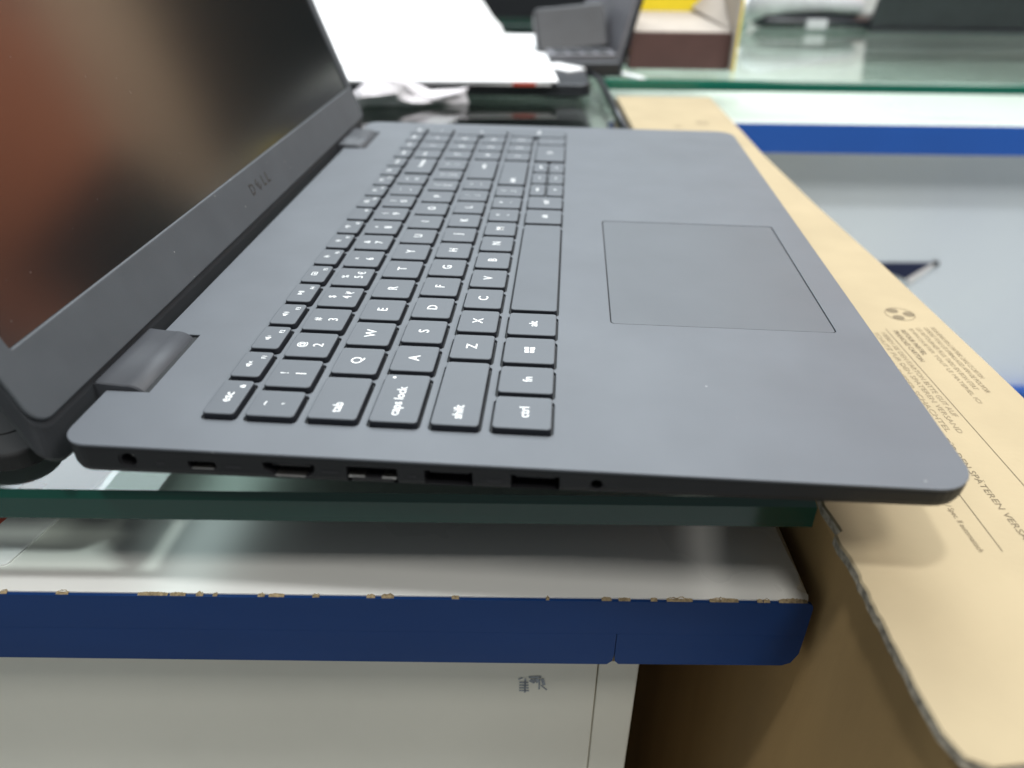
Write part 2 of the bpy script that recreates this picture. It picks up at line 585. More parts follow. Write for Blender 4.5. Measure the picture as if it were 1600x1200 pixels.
mt = bev_plate('darkening_sheet', -0.40, 0.195, 0.40, 0.80, 0.0, 0.003, 0.006, 0.0008, M['rubber'], None)  # dark sheet added to darken the shelf seen through the glass
mt.location = (0, 0.0055, CZ + BT)
mt.rotation_euler = (0, 0, TH)
tag(mt, 'dark sheet added on the white shelf to darken it under the glass', 'darkening sheet')

# ---- far counter, across the gap
cn2 = empty('glass_counter', (0, 0.0055, ZD), TH, 'glass counter with pale cabinet and light-brightened blue edge beyond the cardboard carton', 'counter')
FV = 0.645
glass_pane('glass_pane', 0.2095, 1.30, FV, 1.15, cn2, 'glass_edge_lit')
box('shelf_top', 0.2165, 1.30, FV + 0.0012, 1.15, BB, BT, M['white'], cn2, 0.0005)
box('edge_band', 0.2165, 1.30, FV, FV + 0.0011, BB, BT - 0.0003, M['blue_lit'], cn2)
for u_, v_ in ((0.30, 1.0), (0.9, 1.0), (1.25, 0.9)):
    box('glass_spacer', u_ - 0.012, u_ + 0.012, v_ - 0.012, v_ + 0.012, BT - 0.0002, GB + 0.0002, M['white'], cn2, 0.001)
box('cabinet_panel', 0.2165, 1.30, FV + 0.044, FV + 0.062, -ZD + 0.001, BB + 0.0004, M['bluecab'], cn2)
box('lower_edge_band', 0.40, 1.30, FV + 0.025, FV + 0.043, -0.446, -0.400, M['blue_lit'], cn2, 0.0008)
# folded card stuck on the cabinet front
fc = empty('folded_card', tuple(cfr(0.5925, FV + 0.043, -0.2415)), TH, 'small navy and white folded card stuck on the pale cabinet front', 'card')
tri = [(-0.055, 0.010), (0.000, -0.010), (0.026, 0.011)]
v, f = loft([[(x, -0.0016, z) for x, z in tri], [(x, 0.0004, z) for x, z in tri]])
mesh_obj('navy_flap', v, f, M['navy'], fc)
tri = [(0.0264, 0.0108), (0.0006, -0.0104), (0.006, -0.014), (0.0285, 0.0085)]
v, f = loft([[(x, -0.004, z) for x, z in tri], [(x, 0.0004, z) for x, z in tri]])
mesh_obj('white_flap', v, f, M['paper'], fc)
bev_plate('tip', 0.0262, 0.0335, -0.005, 0.0004, 0.0085, 0.0135, 0.0015, 0.0012, M['black'], fc)

# ------------------------------------------------------------------ cardboard carton
BXT = -0.033
bx = empty('cardboard_carton', (0, 0.0055, ZD), TH, 'tall cardboard carton with printed lines standing beside the counter', 'carton')
# lid panel: ragged torn left edge
left = [(0.2312, -0.0712), (0.2225, -0.0722), (0.2178, -0.0700), (0.2157, -0.0640), (0.2152, -0.0560)]
vv_ = -0.052
rnd = random.Random(11)
while vv_ < -0.008:
    left.append((0.2150 + rnd.uniform(-0.0003, 0.0003), vv_))
    vv_ += 0.0022
left += [(0.2141, -0.0050), (0.2143, -0.0008), (0.2166, 0.0006), (0.2160, 0.0060), (0.2152, 0.0120), (0.2190, 0.040), (0.2190, 0.622)]
outl = left[::-1] + [(0.3062, -0.0690)] + [(0.3066, 0.622)]
outl = [p for p in left] + [(0.3112, 0.622), (0.3088, 0.51), (0.3064, 0.415), (0.3074, 0.30), (0.3106, 0.20), (0.3118, 0.10), (0.3118, -0.0690)]
v, f = loft([ring(outl, BXT - 0.0036), ring(outl, BXT - 0.0030), ring(outl, BXT - 0.0006), ring([(u_ + (0.0006 if u_ < 0.23 else 0), w_ + (0.0004 if w_ < -0.05 else 0)) for u_, w_ in outl], BXT)])
lidp = mesh_obj('top_flap', v, f, [M['card'], M['flute']], bx)
for p in lidp.data.polygons:
    p.material_index = 0 if p.normal.z > 0.5 else 1


def wall(name, pts_top, pts_bot, th, m):
    """wall sheet from two poly-lines (bulged), with thickness"""
    n = len(pts_top)
    rows = []
    K = 14
    for k in range(K + 1):
        t = k / K
        rows.append([(a[0] + (b[0] - a[0]) * t, a[1] + (b[1] - a[1]) * t, a[2] + (b[2] - a[2]) * t) for a, b in zip(pts_top, pts_bot)])
    V, F = [], []
    for off in (0, th):
        for k, row in enumerate(rows):
            for (x, y, z) in row:
                bul = -0.004 * math.sin(math.pi * min(1, k / 3.0)) * math.sin(math.pi * min(1.0, max(0.0, (y + 0.07) / 0.69))) if off == 0 and k < 3 else 0
                V.append((x + off + bul * 0.0, y, z))
    Nn = n * (K + 1)
    for o_ in (0, Nn):
        for k in range(K):
            for i in range(n - 1):
                F.append((o_ + k * n + i, o_ + k * n + i + 1, o_ + (k + 1) * n + i + 1, o_ + (k + 1) * n + i))
    for i in range(n - 1):
        F.append((i, i + 1, Nn + i + 1, Nn + i))
    return mesh_obj(name, V, F, m, bx)


ys = [-0.068 + 0.69 * k / 10 for k in range(11)]
wall('side_wall', [(0.2192, y, BXT - 0.0038) for y in ys], [(0.2192, y, -ZD + 0.002) for y in ys], 0.004, M['card_in'])
box('side_wall', 0.3018, 0.3056, -0.064, 0.618, -ZD + 0.002, BXT - 0.0038, M['card'], bx)
box('end_wall', 0.2236, 0.3018, -0.068, -0.064, -ZD + 0.002, BXT - 0.0038, M['card_in'], bx)
box('end_wall', 0.2236, 0.3018, 0.616, 0.620, -ZD + 0.002, BXT - 0.0038, M['card'], bx)
# folded inner lip just below the torn edge
v, f = loft([[(0.2168, -0.060, BXT - 0.0040), (0.2190, -0.066, BXT - 0.0040), (0.2190, 0.03, BXT - 0.0040), (0.2172, 0.02, BXT - 0.0040)],
             [(0.2180, -0.060, BXT - 0.0085), (0.2190, -0.066, BXT - 0.0085), (0.2190, 0.03, BXT - 0.0085), (0.2182, 0.02, BXT - 0.0085)]])
mesh_obj('inner_lip', v, f, M['card_in'], bx)


def print_line(s, u, v0, v1, h, m, bold=0.0):
    """printed line reading towards -v (its letters point to +u)"""
    me = text_mesh(s, 0.01, bold)
    w = max(q.co.x for q in me.vertices) - min(q.co.x for q in me.vertices)
    hh = max(q.co.y for q in me.vertices) - min(q.co.y for q in me.vertices)
    m2 = me.copy()
    sc = (v0 - v1) / w
    for q in m2.vertices:
        q.co.x *= sc
        q.co.y *= h / hh
    m2.materials.clear()
    m2.materials.append(m)
    o = bpy.data.objects.new('printed_line', m2)
    o.location = (u, (v0 + v1) / 2, BXT + 0.00012)
    o.rotation_euler = (0, 0, R(-90))
    return link(o, bx)


print_line('FÜR DEN SPÄTEREN VERSAND', 0.2697, 0.0480, -0.0085, 0.0026, M['ink'])
print_line('4 Fachmodell / Spec. II automatisch', 0.2534, 0.0260, -0.0075, 0.0023, M['ink'])
print_line('POUR RENVOYER LE MATERIEL DANS CE CARTON', 0.3037, 0.1316, 0.0889, 0.0020, M['ink_soft'])
print_line('GARDEZ TOUS LES EMBALLAGES AFIN DE POUVOIR', 0.3005, 0.1315, 0.0781, 0.0020, M['ink_soft'])
print_line('LES RETOURNER PLUS TARD EN BON ETAT', 0.2970, 0.1310, 0.0803, 0.0020, M['ink_soft'])
print_line('EMPAQUETER TOUT LE MATERIEL ICI', 0.2934, 0.1302, 0.0708, 0.0020, M['ink_soft'])
print_line('RETOUR PARTIEL', 0.2895, 0.1289, 0.1068, 0.0021, M['ink'], 0.0001)
print_line('FRANCAIS CARTON', 0.2860, 0.1282, 0.1015, 0.0021, M['ink'], 0.0001)
print_line('HEBEN SIE DEN KARTON BITTE GUT AUF', 0.2800, 0.1263, 0.0616, 0.0020, M['ink_soft'])
print_line('SCHUTZ FUR DEN SPATEREN VERSAND', 0.2767, 0.1262, 0.0512, 0.0020, M['ink_soft'])
print_line('ALLE TEILE IN DIESER SCHACHTEL', 0.2729, 0.1260, 0.0519, 0.0020, M['ink_soft'])
for u_, a, b in ((0.2826, 0.1300, 0.0000), (0.2597, 0.050, -0.0072)):
    v, f = loft([ring(rrect(u_ - 0.00018, u_ + 0.00018, b, a, 0.0001, 1), BXT + 0.00008), ring(rrect(u_ - 0.00018, u_ + 0.00018, b, a, 0.0001, 1), BXT + 0.0001)])
    mesh_obj('printed_rule', v, f, M['ink'], bx)
sy = [arc(0, 0, 0.0062, 0.0065, 0, 360, 24)]
for a in (90, 210, 330):
    cx_, cy_ = 0.0040 * math.cos(R(a)), 0.0040 * math.sin(R(a))
    sy.append(([(cx_ + 0.0024 * math.cos(R(t)), cy_ + 0.0026 * math.sin(R(t))) for t in range(0, 360, 30)], [tuple(range(12))]))
o = join_flat('printed_symbol', sy, M['ink'], bx, BXT + 0.0001, R(-90))
o.location = (0.2950, 0.1446, BXT + 0.00012)
for (u_, v_, r_) in ((0.2817, 0.512, 0.006), (0.258, 0.497, 0.0035)):
    o = join_flat('printed_symbol', [arc(0, 0, r_ * 0.45, r_, 20, 330, 14)], M['ink_soft'], bx, BXT, 0)
    o.location = (u_, v_, BXT + 0.00012)

# ------------------------------------------------------------------ the laptop
lap = empty('laptop', (0, 0, ZD), 0, 'open dark grey laptop resting on the glass counter', 'laptop')
DX, DY = 0.2374, 0.364
CX, CY, CH = 130.243, -155.054, 120.466
KH = 1.75                                    # key height above the deck, mm


def kt(x, y):
    k = (CH - KH) / CH
    return ((CX + (x - CX) * k) / 1000, (CY + (y - CY) * k) / 1000)


rows = [(32.3, 41.0), (44.5, 58.1), (62.0, 75.7), (79.5, 92.8), (96.8, 109.9), (113.9, 129.9)]
KEYS = []                                     # (row/x0,x1, y0,y1, legend spec)


def K(r, y0, y1, leg, x=None):
    x0, x1 = x or rows[r]
    KEYS.append((x0, x1, y0, y1, leg))


G = 2.7
# function row
K(0, 17.5, 34.9, ('word', 'esc', 'lock'))
p0 = (279.5 + G - 37.7) / 14
fl_ = ['mute', 'vol1', 'vol2', 'play', 'kbd', 'sun1', 'sun2', 'proj', 'none', 'scr', 'gear', 'wifi', 'prt', 'del']
for k in range(14):
    K(0, 37.7 + p0 * k, 37.7 + p0 * (k + 1) - G, ('fn', fl_[k], 'F%d' % (k + 1) if k < 12 else ''))
NP = [283 + 18.1 * k for k in range(4)]
for k, s in enumerate(('home', 'end', 'pgup', 'pgdn')):
    K(0, NP[k], NP[k] + 15.4, ('small', s))
# number row
K(1, 17.4, 30.2, ('two', '~', '`'))
nums = ['!1', '@2', '#3', '$4', '%5', '^6', '&7', '*8', '(9', ')0', '_-', '+=']
for k, s in enumerate(nums):
    y = 32.9 + 18.2 * k
    K(1, y, y + 15.5, ('two', s[0], s[1] + {'4': '₹', '5': '€'}.get(s[1], '')))
K(1, 252.6, 279.5, ('word', 'backspace', None))
for k, s in enumerate(('num', '/', '*', '-')):
    K(1, NP[k], NP[k] + 15.4, ('one', s))
# tab row
K(2, 17.6, 39.4, ('word', 'tab', None))
for k, s in enumerate('QWERTYUIOP'):
    y = 42.2 + 18.15 * k
    K(2, y, y + 15.5, ('one', s))
K(2, 42.2 + 181.8, 42.2 + 197.4, ('two', '{', '['))
K(2, 42.2 + 200.2, 42.2 + 215.8, ('two', '}', ']'))
K(2, 260.9, 279.5, ('two', '|', '\\'))
for k, s in enumerate('789'):
    K(2, NP[k], NP[k] + 15.4, ('one', s))
K(2, NP[3], NP[3] + 15.4, ('one', '+'), (62.0, 92.8))
# caps row
K(3, 17.5, 42.5, ('caps', 'caps lock', None))
for k, s in enumerate('ASDFGHJKL'):
    y = 45.3 + 18.2 * k
    K(3, y, y + 15.5, ('one', s))
K(3, 45.3 + 18.2 * 9, 45.3 + 18.2 * 9 + 15.5, ('two', ':', ';'))
K(3, 45.3 + 18.2 * 10, 45.3 + 18.2 * 10 + 15.5, ('two', '"', "'"))
K(3, 246.0, 279.5, ('word', 'enter', None))
for k, s in enumerate('456'):
    K(3, NP[k], NP[k] + 15.4, ('one', s))
# shift row
K(4, 17.4, 51.7, ('word', 'shift', None))
for k, s in enumerate('ZXCVBNM'):
    y = 54.5 + 18.2 * k
    K(4, y, y + 15.5, ('one', s))
for k, s in enumerate(('<,', '>.', '?/')):
    y = 54.5 + 18.2 * (k + 7)
    K(4, y, y + 15.5, ('two', s[0], s[1]))
K(4, 237.2, 279.5, ('word', 'shift', None))
for k, s in enumerate('123'):
    K(4, NP[k], NP[k] + 15.4, ('one', s))
K(4, NP[3], NP[3] + 15.4, ('word', 'enter', None), (96.8, 129.9))
# bottom row
K(5, 17.4, 33.1, ('mid', 'ctrl'))
K(5, 35.8, 50.6, ('mid', 'fn'))
K(5, 53.3, 69.5, ('win',))
K(5, 72.2, 87.8, ('mid', 'alt'))
K(5, 90.7, 177.2, ('space',))
K(5, 180.2, 198.2, ('mid', 'alt'))
K(5, 201.2, 217.8, ('mid', 'ctrl'))
for k, (a, b) in enumerate((('pg up', '<'), ('^', 'v'), ('pg dn', '>'))):
    y = 220.6 + 20.1 * k
    K(5, y, y + 17.6, ('arrow', 'ul'[0] if k != 1 else 'u', k), (113.9, 120.9))
    K(5, y, y + 17.6, ('arrow', 'd', k), (122.6, 129.9))
K(5, NP[0], NP[0] + 33.5, ('one', '0'))
K(5, NP[2], NP[2] + 15.4, ('one', '.'))

# deck: sheet with key wells and hinge notches
out = []
for (x, y) in rrect(0, DX, 0, DY, 0, 8, rs=(0.011, 0.0075, 0.0075, 0.011)):
    out.append((x, y))
# insert the two hinge notches in the rear edge (x = 0, walked from +y to -y)
res = []
done = False
for i, pnt in enumerate(out):
    res.append(pnt)
    nxt = out[(i + 1) % len(out)]
    if not done and abs(pnt[0]) < 1e-6 and abs(nxt[0]) < 1e-6 and pnt[1] > nxt[1]:
        for a, b in ((0.337, 0.297), (0.0618, 0.0262)):
            res += [(0, a), (0.0128, a), (0.0128, b), (0, b)]
        done = True
wells = []
for x0, x1, y0, y1, leg in KEYS:
    a, b = kt(x0, y0)
    c, d = kt(x1, y1)
    g = 0.0008
    wells.append(rrect(a - g, c + g, b - g, d + g, 0.0014, 3))
tpx = (0.1487, 0.2252, 0.0828, 0.1862)
wells.append(rrect(*tpx, 0.0016, 3))
plate('deck', res, wells, 0.0008, 0.00022, M['shell'], lap)
# key bed
a0, b0 = kt(30, 15)
c0, d0 = kt(131.5, 355)
box('key_bed', a0, c0, b0, d0, -0.0024, -0.00155, M['dark'], lap)
tp = bev_plate('touchpad', tpx[0] + 0.00035, tpx[1] - 0.00035, tpx[2] + 0.00035, tpx[3] - 0.00035, -0.0012, -0.00012, 0.0014, 0.0002, M['pad'], lap)
box('touchpad_bed', tpx[0] - 0.002, tpx[1] + 0.002, tpx[2] - 0.002, tpx[3] + 0.002, -0.0024, -0.00155, M['dark'], lap)

# base shell
def sstep(t):
    t = min(1, max(0, t))
    return t * t * (3 - 2 * t)


def base_ring(inset, zb, zf):
    pts = rrect(inset, DX - inset, inset, DY - inset, 0, 8, rs=[max(r - inset * 0.6, 0.003) for r in (0.011, 0.0075, 0.0075, 0.011)])
    return [(x, y, zb + (zf - zb) * sstep((x - 0.13) / (DX - 0.13))) for x, y in pts]


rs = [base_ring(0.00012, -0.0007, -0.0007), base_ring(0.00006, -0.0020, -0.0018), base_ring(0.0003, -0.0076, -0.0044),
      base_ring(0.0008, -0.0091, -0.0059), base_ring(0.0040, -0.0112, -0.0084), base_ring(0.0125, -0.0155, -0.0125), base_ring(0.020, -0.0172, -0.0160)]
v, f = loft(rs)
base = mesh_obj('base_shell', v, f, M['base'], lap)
# port openings cut in the near side
PORTS = [('dc_jack', 18.6, 5.4, 'round'), ('card_slot', 38.6, 7.6, 'usbc'), ('hdmi_port', 62.0, 14.0, 'hdmi'), ('network_port', 84.0, 13.4, 'rj45'),
         ('usb_port', 104.1, 12.6, 'usba'), ('usb_port', 126.6, 12.6, 'usba'), ('audio_jack', 142.4, 3.9, 'round')]
PZ = -0.0051


def port_outline(kind, cx, w):
    cx, w = cx / 1000, w / 1000
    if kind == 'round':
        return [(cx + w / 2 * math.cos(R(t)), PZ + 0.0003 + w / 2 * math.sin(R(t))) for t in range(0, 360, 20)]
    if kind == 'usbc':
        return [(x, y) for x, y in rrect(cx - w / 2, cx + w / 2, PZ - 0.0012, PZ + 0.0013, 0.0008, 3)]
    if kind == 'hdmi':
        h = 0.0046
        z0, z1 = PZ - h / 2 + 0.0002, PZ + h / 2
        return [(cx - w / 2 + 0.0026, z0), (cx + w / 2 - 0.0022, z0), (cx + w / 2 - 0.0003, z0 + 0.0018), (cx + w / 2, z1 - 0.0006), (cx + w / 2 - 0.0006, z1), (cx - w / 2 + 0.0006, z1), (cx - w / 2, z1 - 0.0006), (cx - w / 2 + 0.0003, z0 + 0.0018)]
    if kind == 'rj45':
        z0, z1 = PZ - 0.0031, PZ + 0.0023
        return [(cx - w / 2, z0), (cx - w / 2 + 0.0012, z0 + 0.0002), (cx - w / 2 + 0.0012, z0 + 0.0016), (cx + w / 2 - 0.0012, z0 + 0.0016), (cx + w / 2 - 0.0012, z0 + 0.0002), (cx + w / 2, z0), (cx + w / 2, z1), (cx - w / 2, z1)]
    return [(x, y) for x, y in rrect(cx - w / 2, cx + w / 2, PZ - 0.0026, PZ + 0.0024, 0.0004, 2)]


cut_bm_v, cut_bm_f = [], []
for nm, cx_, w_, kd in PORTS:
    pl = port_outline(kd, cx_, w_)
    v, f = loft([[(x, -0.003, z) for x, z in pl], [(x, 0.008, z) for x, z in pl]])
    b = len(cut_bm_v)
    cut_bm_v += v
    cut_bm_f += [tuple(i + b for i in q) for q in f]
cutter = mesh_obj('cutter', cut_bm_v, cut_bm_f, M['dark'], lap)
base.data.materials.append(M['dark'])
bo = base.modifiers.new('ports', 'BOOLEAN')
bo.object = cutter
bo.operation = 'DIFFERENCE'
bo.solver = 'EXACT'
dg = bpy.context.evaluated_depsgraph_get()
nm_ = bpy.data.meshes.new_from_object(base.evaluated_get(dg), depsgraph=dg)
base.modifiers.clear()
base.data = nm_
bpy.data.objects.remove(cutter)
for nm, cx_, w_, kd in PORTS:
    c, w = cx_ / 1000, w_ / 1000
    if kd == 'round':
        ro = [(c + w / 2 * 0.98 * math.cos(R(t)), PZ + 0.0003 + w / 2 * 0.98 * math.sin(R(t))) for t in range(0, 360, 20)]
        ri = [(c + w / 2 * 0.80 * math.cos(R(t)), PZ + 0.0003 + w / 2 * 0.80 * math.sin(R(t))) for t in range(0, 360, 20)]
        n = len(ro)
        V = [(x, 0.0006, z) for x, z in ro] + [(x, 0.0006, z) for x, z in ri] + [(x, 0.0076, z) for x, z in ri] + [(x, 0.0076, z) for x, z in ro]
        F = []
        for k in range(4):
            for i in range(n):
                j = (i + 1) % n
                F.append((k * n + i, k * n + j, ((k + 1) % 4) * n + j, ((k + 1) % 4) * n + i))
        o = mesh_obj(nm, V, F, M['dark'], lap, smooth=False)
        if nm == 'dc_jack':
            tube('pin', [(c, 0.0025, PZ + 0.0003), (c, 0.0076, PZ + 0.0003)], 0.0004, M['metal'], o)
    else:
        lip = {'usbc': (0.0058, -0.00118), 'hdmi': (0.0080, -0.00205), 'rj45': (0.0, 0), 'usba': (0.0, 0)}[kd]
        if kd == 'rj45':
            o = empty_part = box(nm, c - w / 2 + 0.0004, c - w / 2 + 0.0046, 0.0006, 0.0072, PZ - 0.00148, PZ - 0.0009, M['metal'], lap)
            box('contact_tab', c + w / 2 - 0.0042, c + w / 2 - 0.0004, 0.0006, 0.0072, PZ - 0.00148, PZ - 0.0009, M['metal'], o)
        elif kd == 'usba':
            o = box(nm, c - w / 2 + 0.0012, c + w / 2 - 0.0012, 0.0022, 0.0076, PZ + 0.0002, PZ + 0.0016, M['dark'], lap, 0.0001)
            for q in range(4):
                box('contact', c - 0.0036 + 0.0021 * q, c - 0.0027 + 0.0021 * q, 0.0026, 0.0074, PZ + 0.0001, PZ + 0.00018, M['metal'], o)
        else:
            o = box(nm, c - lip[0] / 2, c + lip[0] / 2, 0.0003, 0.0076, PZ + lip[1] - 0.00008, PZ + lip[1] + 0.00018, M['metal'], lap)
            box('tongue', c - w / 2 + 0.0018, c + w / 2 - 0.0018, 0.0022, 0.0076, PZ - 0.0002, PZ + 0.0006, M['dark'], o)
# small moulded port symbols
for x_, w_ in ((27.5, 2.2), (47.0, 4.0), (73.0, 4.4), (94.5, 2.0), (116.0, 4.0)):
    box('port_symbol', x_ / 1000 - w_ / 2000, x_ / 1000 + w_ / 2000, 0.00005, 0.0003, PZ - 0.0004, PZ + 0.0004, M['dark'], lap)
for (x0, x1, y0, y1) in ((0.03, 0.042, 0.05, 0.314), (0.178, 0.188, 0.06, 0.09), (0.178, 0.188, 0.27, 0.30)):
    bev_plate('rubber_foot', x0, x1, y0, y1, -0.0215, -0.0162, 0.004, 0.0005, M['rubber'], lap)

# keys and their legends
kmesh = {}
LZ = KH / 1000 + 0.00004


def icon(nm):
    s = 0.001
    if nm in ('mute', 'vol1', 'vol2'):
        it = [poly([(-1.5, -0.5), (-0.9, -0.5), (-0.9, 0.5), (-1.5, 0.5)], 0, 0, s), poly([(-0.85, -0.5), (0, -1.1), (0, 1.1), (-0.85, 0.5)], 0, 0, s)]
        if nm == 'mute':
            it += [bar(0.5 * s, -0.5 * s, 1.5 * s, 0.5 * s, 0.28 * s), bar(0.5 * s, 0.5 * s, 1.5 * s, -0.5 * s, 0.28 * s)]
        else:
            it += [arc(0, 0, 0.7 * s, 0.95 * s, -40, 40, 5)]
            if nm == 'vol2':
                it += [arc(0, 0, 1.25 * s, 1.5 * s, -45, 45, 5)]
        return it
    if nm == 'play':
        return [poly([(-1.6, -1), (-0.1, 0), (-1.6, 1)], 0, 0, s), bar(0.4 * s, -s, 0.4 * s, s, 0.35 * s), bar(1.1 * s, -s, 1.1 * s, s, 0.35 * s)]
    if nm in ('kbd', 'scr', 'prt'):
        return [bar(-1.5 * s, -0.9 * s, 1.5 * s, -0.9 * s, 0.3 * s), bar(-1.5 * s, 0.9 * s, 1.5 * s, 0.9 * s, 0.3 * s), bar(-1.4 * s, -s, -1.4 * s, s, 0.3 * s), bar(1.4 * s, -s, 1.4 * s, s, 0.3 * s), bar(-0.8 * s, -0.1 * s, 0.8 * s, -0.1 * s, 0.4 * s)]
    if nm in ('sun1', 'sun2', 'gear'):
        return [arc(0, 0, 0.25 * s, 0.6 * s, 0, 360, 10)] + [bar(0.85 * s * math.cos(R(a)), 0.85 * s * math.sin(R(a)), 1.3 * s * math.cos(R(a)), 1.3 * s * math.sin(R(a)), 0.26 * s) for a in range(0, 360, 45)]
    if nm in ('proj', 'wifi'):
        return [arc(0, -0.6 * s, 0.9 * s, 1.25 * s, 30, 150, 8), arc(0, -0.6 * s, 1.6 * s, 1.95 * s, 30, 150, 8), arc(0, -0.6 * s, 0.0, 0.4 * s, 0, 360, 8)]
    if nm == 'lock':
        return [poly([(-0.8, -0.9), (0.8, -0.9), (0.8, 0.25), (-0.8, 0.25)], 0, 0, s), arc(0, 0.25 * s, 0.4 * s, 0.65 * s, 0, 180, 8)]
    return []


def shift(it, ox, oy, k=1.0):
    r_ = []
    for t in it:
        if isinstance(t[0], bpy.types.Mesh):
            r_.append((t[0], t[1] + ox, t[2] + oy))
        else:
            r_.append(([(x * k + ox, y * k + oy) for x, y in t[0]], t[1]))
    return r_


for x0, x1, y0, y1, leg in KEYS:
    a, b = kt(x0, y0)
    c, d = kt(x1, y1)
    hx, hy = round((c - a) / 2 + 0.00015, 5), round((d - b) / 2 + 0.00015, 5)
    kk = (hx, hy)
    if kk not in kmesh:
        rs = [ring(rrect(-hx, hx, -hy, hy, 0.0012, 3), -0.0016), ring(rrect(-hx, hx, -hy, hy, 0.0012, 3), KH / 1000 - 0.00030)]
        for inset, dz in ((0.00009, 0.00009), (0.00030, 0.0)):
            rs.append(ring(rrect(-hx + inset, hx - inset, -hy + inset, hy - inset, 0.0012 - inset, 3), KH / 1000 - dz))
        v, f = loft(rs)
        ko = mesh_obj('key', v, f, [M['key'], M['key_shade']], lap)
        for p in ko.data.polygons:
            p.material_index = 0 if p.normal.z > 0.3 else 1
        kmesh[kk] = ko.data
    else:
        ko = link(bpy.data.objects.new('key', kmesh[kk]), lap)
    ko.location = ((a + c) / 2, (b + d) / 2, random.uniform(-0.00004, 0.00004))
    # legend frame: local +x = to the right for the typist (+y world), local +y = towards the screen (-x world)
    kind = leg[0]
    w, h = (d - b), (c - a)
    it = []
    if kind == 'one':
        if leg[1] == 'num':
            it = [(text_mesh('num', 0.0034), -w * .08, h * .12)]
        else:
            it = [(text_mesh(leg[1], 0.0050, 0.00003), 0, h * 0.02)]
    elif kind == 'two':
        it = [(text_mesh(leg[1], 0.0036, 0.00003), -w * .02, h * 0.22)]
        it.append((text_mesh(leg[2][0], 0.0046, 0.00003), -w * .02, -h * 0.16))
        if len(leg[2]) > 1:
            it.append((text_mesh(leg[2][1], 0.0040, 0.00003), w * .22, -h * 0.18))
    elif kind in ('word', 'caps'):
        me = text_mesh(leg[1], 0.0040, 0.00004)
        tw = max(q.co.x for q in me.vertices)
        big = w > 0.018
        it = [(me, (-w / 2 + tw + 0.0030) if big else -w * 0.02, 0.0 if kind == 'caps' or not big else -h * 0.02)]
        if leg[1] in ('backspace', 'enter'):
            it = [(text_mesh(leg[1], 0.0034, 0.00004), w * 0.15, 0)]
        if kind == 'caps':
            it += [arc(w * 0.43, h * 0.30, 0.0, 0.00055, 0, 360, 12)]
        if leg[2] == 'lock':
            it += shift(icon('lock'), w * 0.32, -h * 0.22, 0.9)
    elif kind == 'mid':
        it = [(text_mesh(leg[1], 0.0040, 0.00004), 0, -h * 0.02)]
    elif kind == 'small':
        it = [(text_mesh(leg[1], 0.0030, 0.00003), 0, 0)]
    elif kind == 'fn':
        it = shift(icon(leg[1]), -w * 0.02, h * 0.10)
        if leg[1] == 'del':
            it = [(text_mesh('delete', 0.0030), 0, 0)]
        if leg[2]:
            it.append((text_mesh(leg[2], 0.0022, 0.00002), w * 0.28, -h * 0.26))
    elif kind == 'win':
        s = 0.00085
        for qx in (-1, 1):
            for qy in (-1, 1):
                k = 1.0 if qx > 0 else 0.86
                e = 0.24
                it.append(poly([(qx * e, qy * e), (qx * 2.1, qy * e), (qx * 2.1, qy * 2.0 * k), (qx * e, qy * 2.0 * 0.93)], 0, 0, s))
        it = [(vs, fs if True else fs) for vs, fs in it]
    elif kind == 'arrow':
        s = 0.0009
        if leg[1] == 'u':
            it = [(text_mesh(('pgup', '', 'pgdn')[leg[2]], 0.0024, 0.00003), 0, 0)] if leg[2] != 1 else [poly([(-1, -0.6), (1, -0.6), (0, 0.8)], 0, 0, s)]
        else:
            pt = {0: [(0.7, -1), (0.7, 1), (-0.8, 0)], 1: [(-1, 0.6), (0, -0.8), (1, 0.6)], 2: [(-0.7, -1), (0.8, 0), (-0.7, 1)]}[leg[2]]
            it = [poly(pt, 0, 0, s)]
    if it:
        join_flat('legend', it, M['legend'], ko, LZ)
    if kind == 'space':
        ko['label'] = 'long blank space bar'

# hinges (barrel covers in the notches)
for y0, y1 in ((0.0268, 0.0612), (0.2976, 0.3364)):
    prof = [(-0.0045, -0.008), (-0.0045, 0.0016), (-0.0030, 0.0022), (0.0000, 0.0019), (0.0030, 0.0017)]
    for k in range(0, 9):
        t = R(100 - 13.5 * k)
        prof.append((0.0062 + 0.0058 * math.cos(t), -0.0042 + 0.0058 * math.sin(t)))
    prof += [(0.0119, -0.0085)]
    rs = []
    for y, k in ((y0, 0.93), (y0 + 0.0004, 1.0), (y1 - 0.0004, 1.0), (y1, 0.93)):
        rs.append([(0.002 + (x - 0.002) * k, y, -0.004 + (z + 0.004) * k) for x, z in prof])
    v, f = loft(rs)
    o = mesh_obj('hinge_cover', v, f, M['hinge'], lap)
    for p in o.data.polygons:
        p.use_smooth = abs(p.normal.y) < 0.3

# lid: local frame x = along the laptop width, y = up the lid, z = out of the screen
ang = math.atan(0.375)
lidroot = bpy.data.objects.new('lid', None)
# front face plane passes x = -0.0019 at deck height
ux = Vector((0, 1, 0))
uy = Vector((-math.sin(ang), 0, math.cos(ang)))
uz = Vector((math.cos(ang), 0, math.sin(ang)))
LM = Matrix((ux, uy, uz)).transposed().to_4x4()
LM.translation = Vector((-0.0019, 0, 0))
SH = 0.232


def lring(x0, x1, s0, s1, r, z):
    return [(x, y, z) for x, y in rrect(x0, x1, s0, s1, r, 6)]


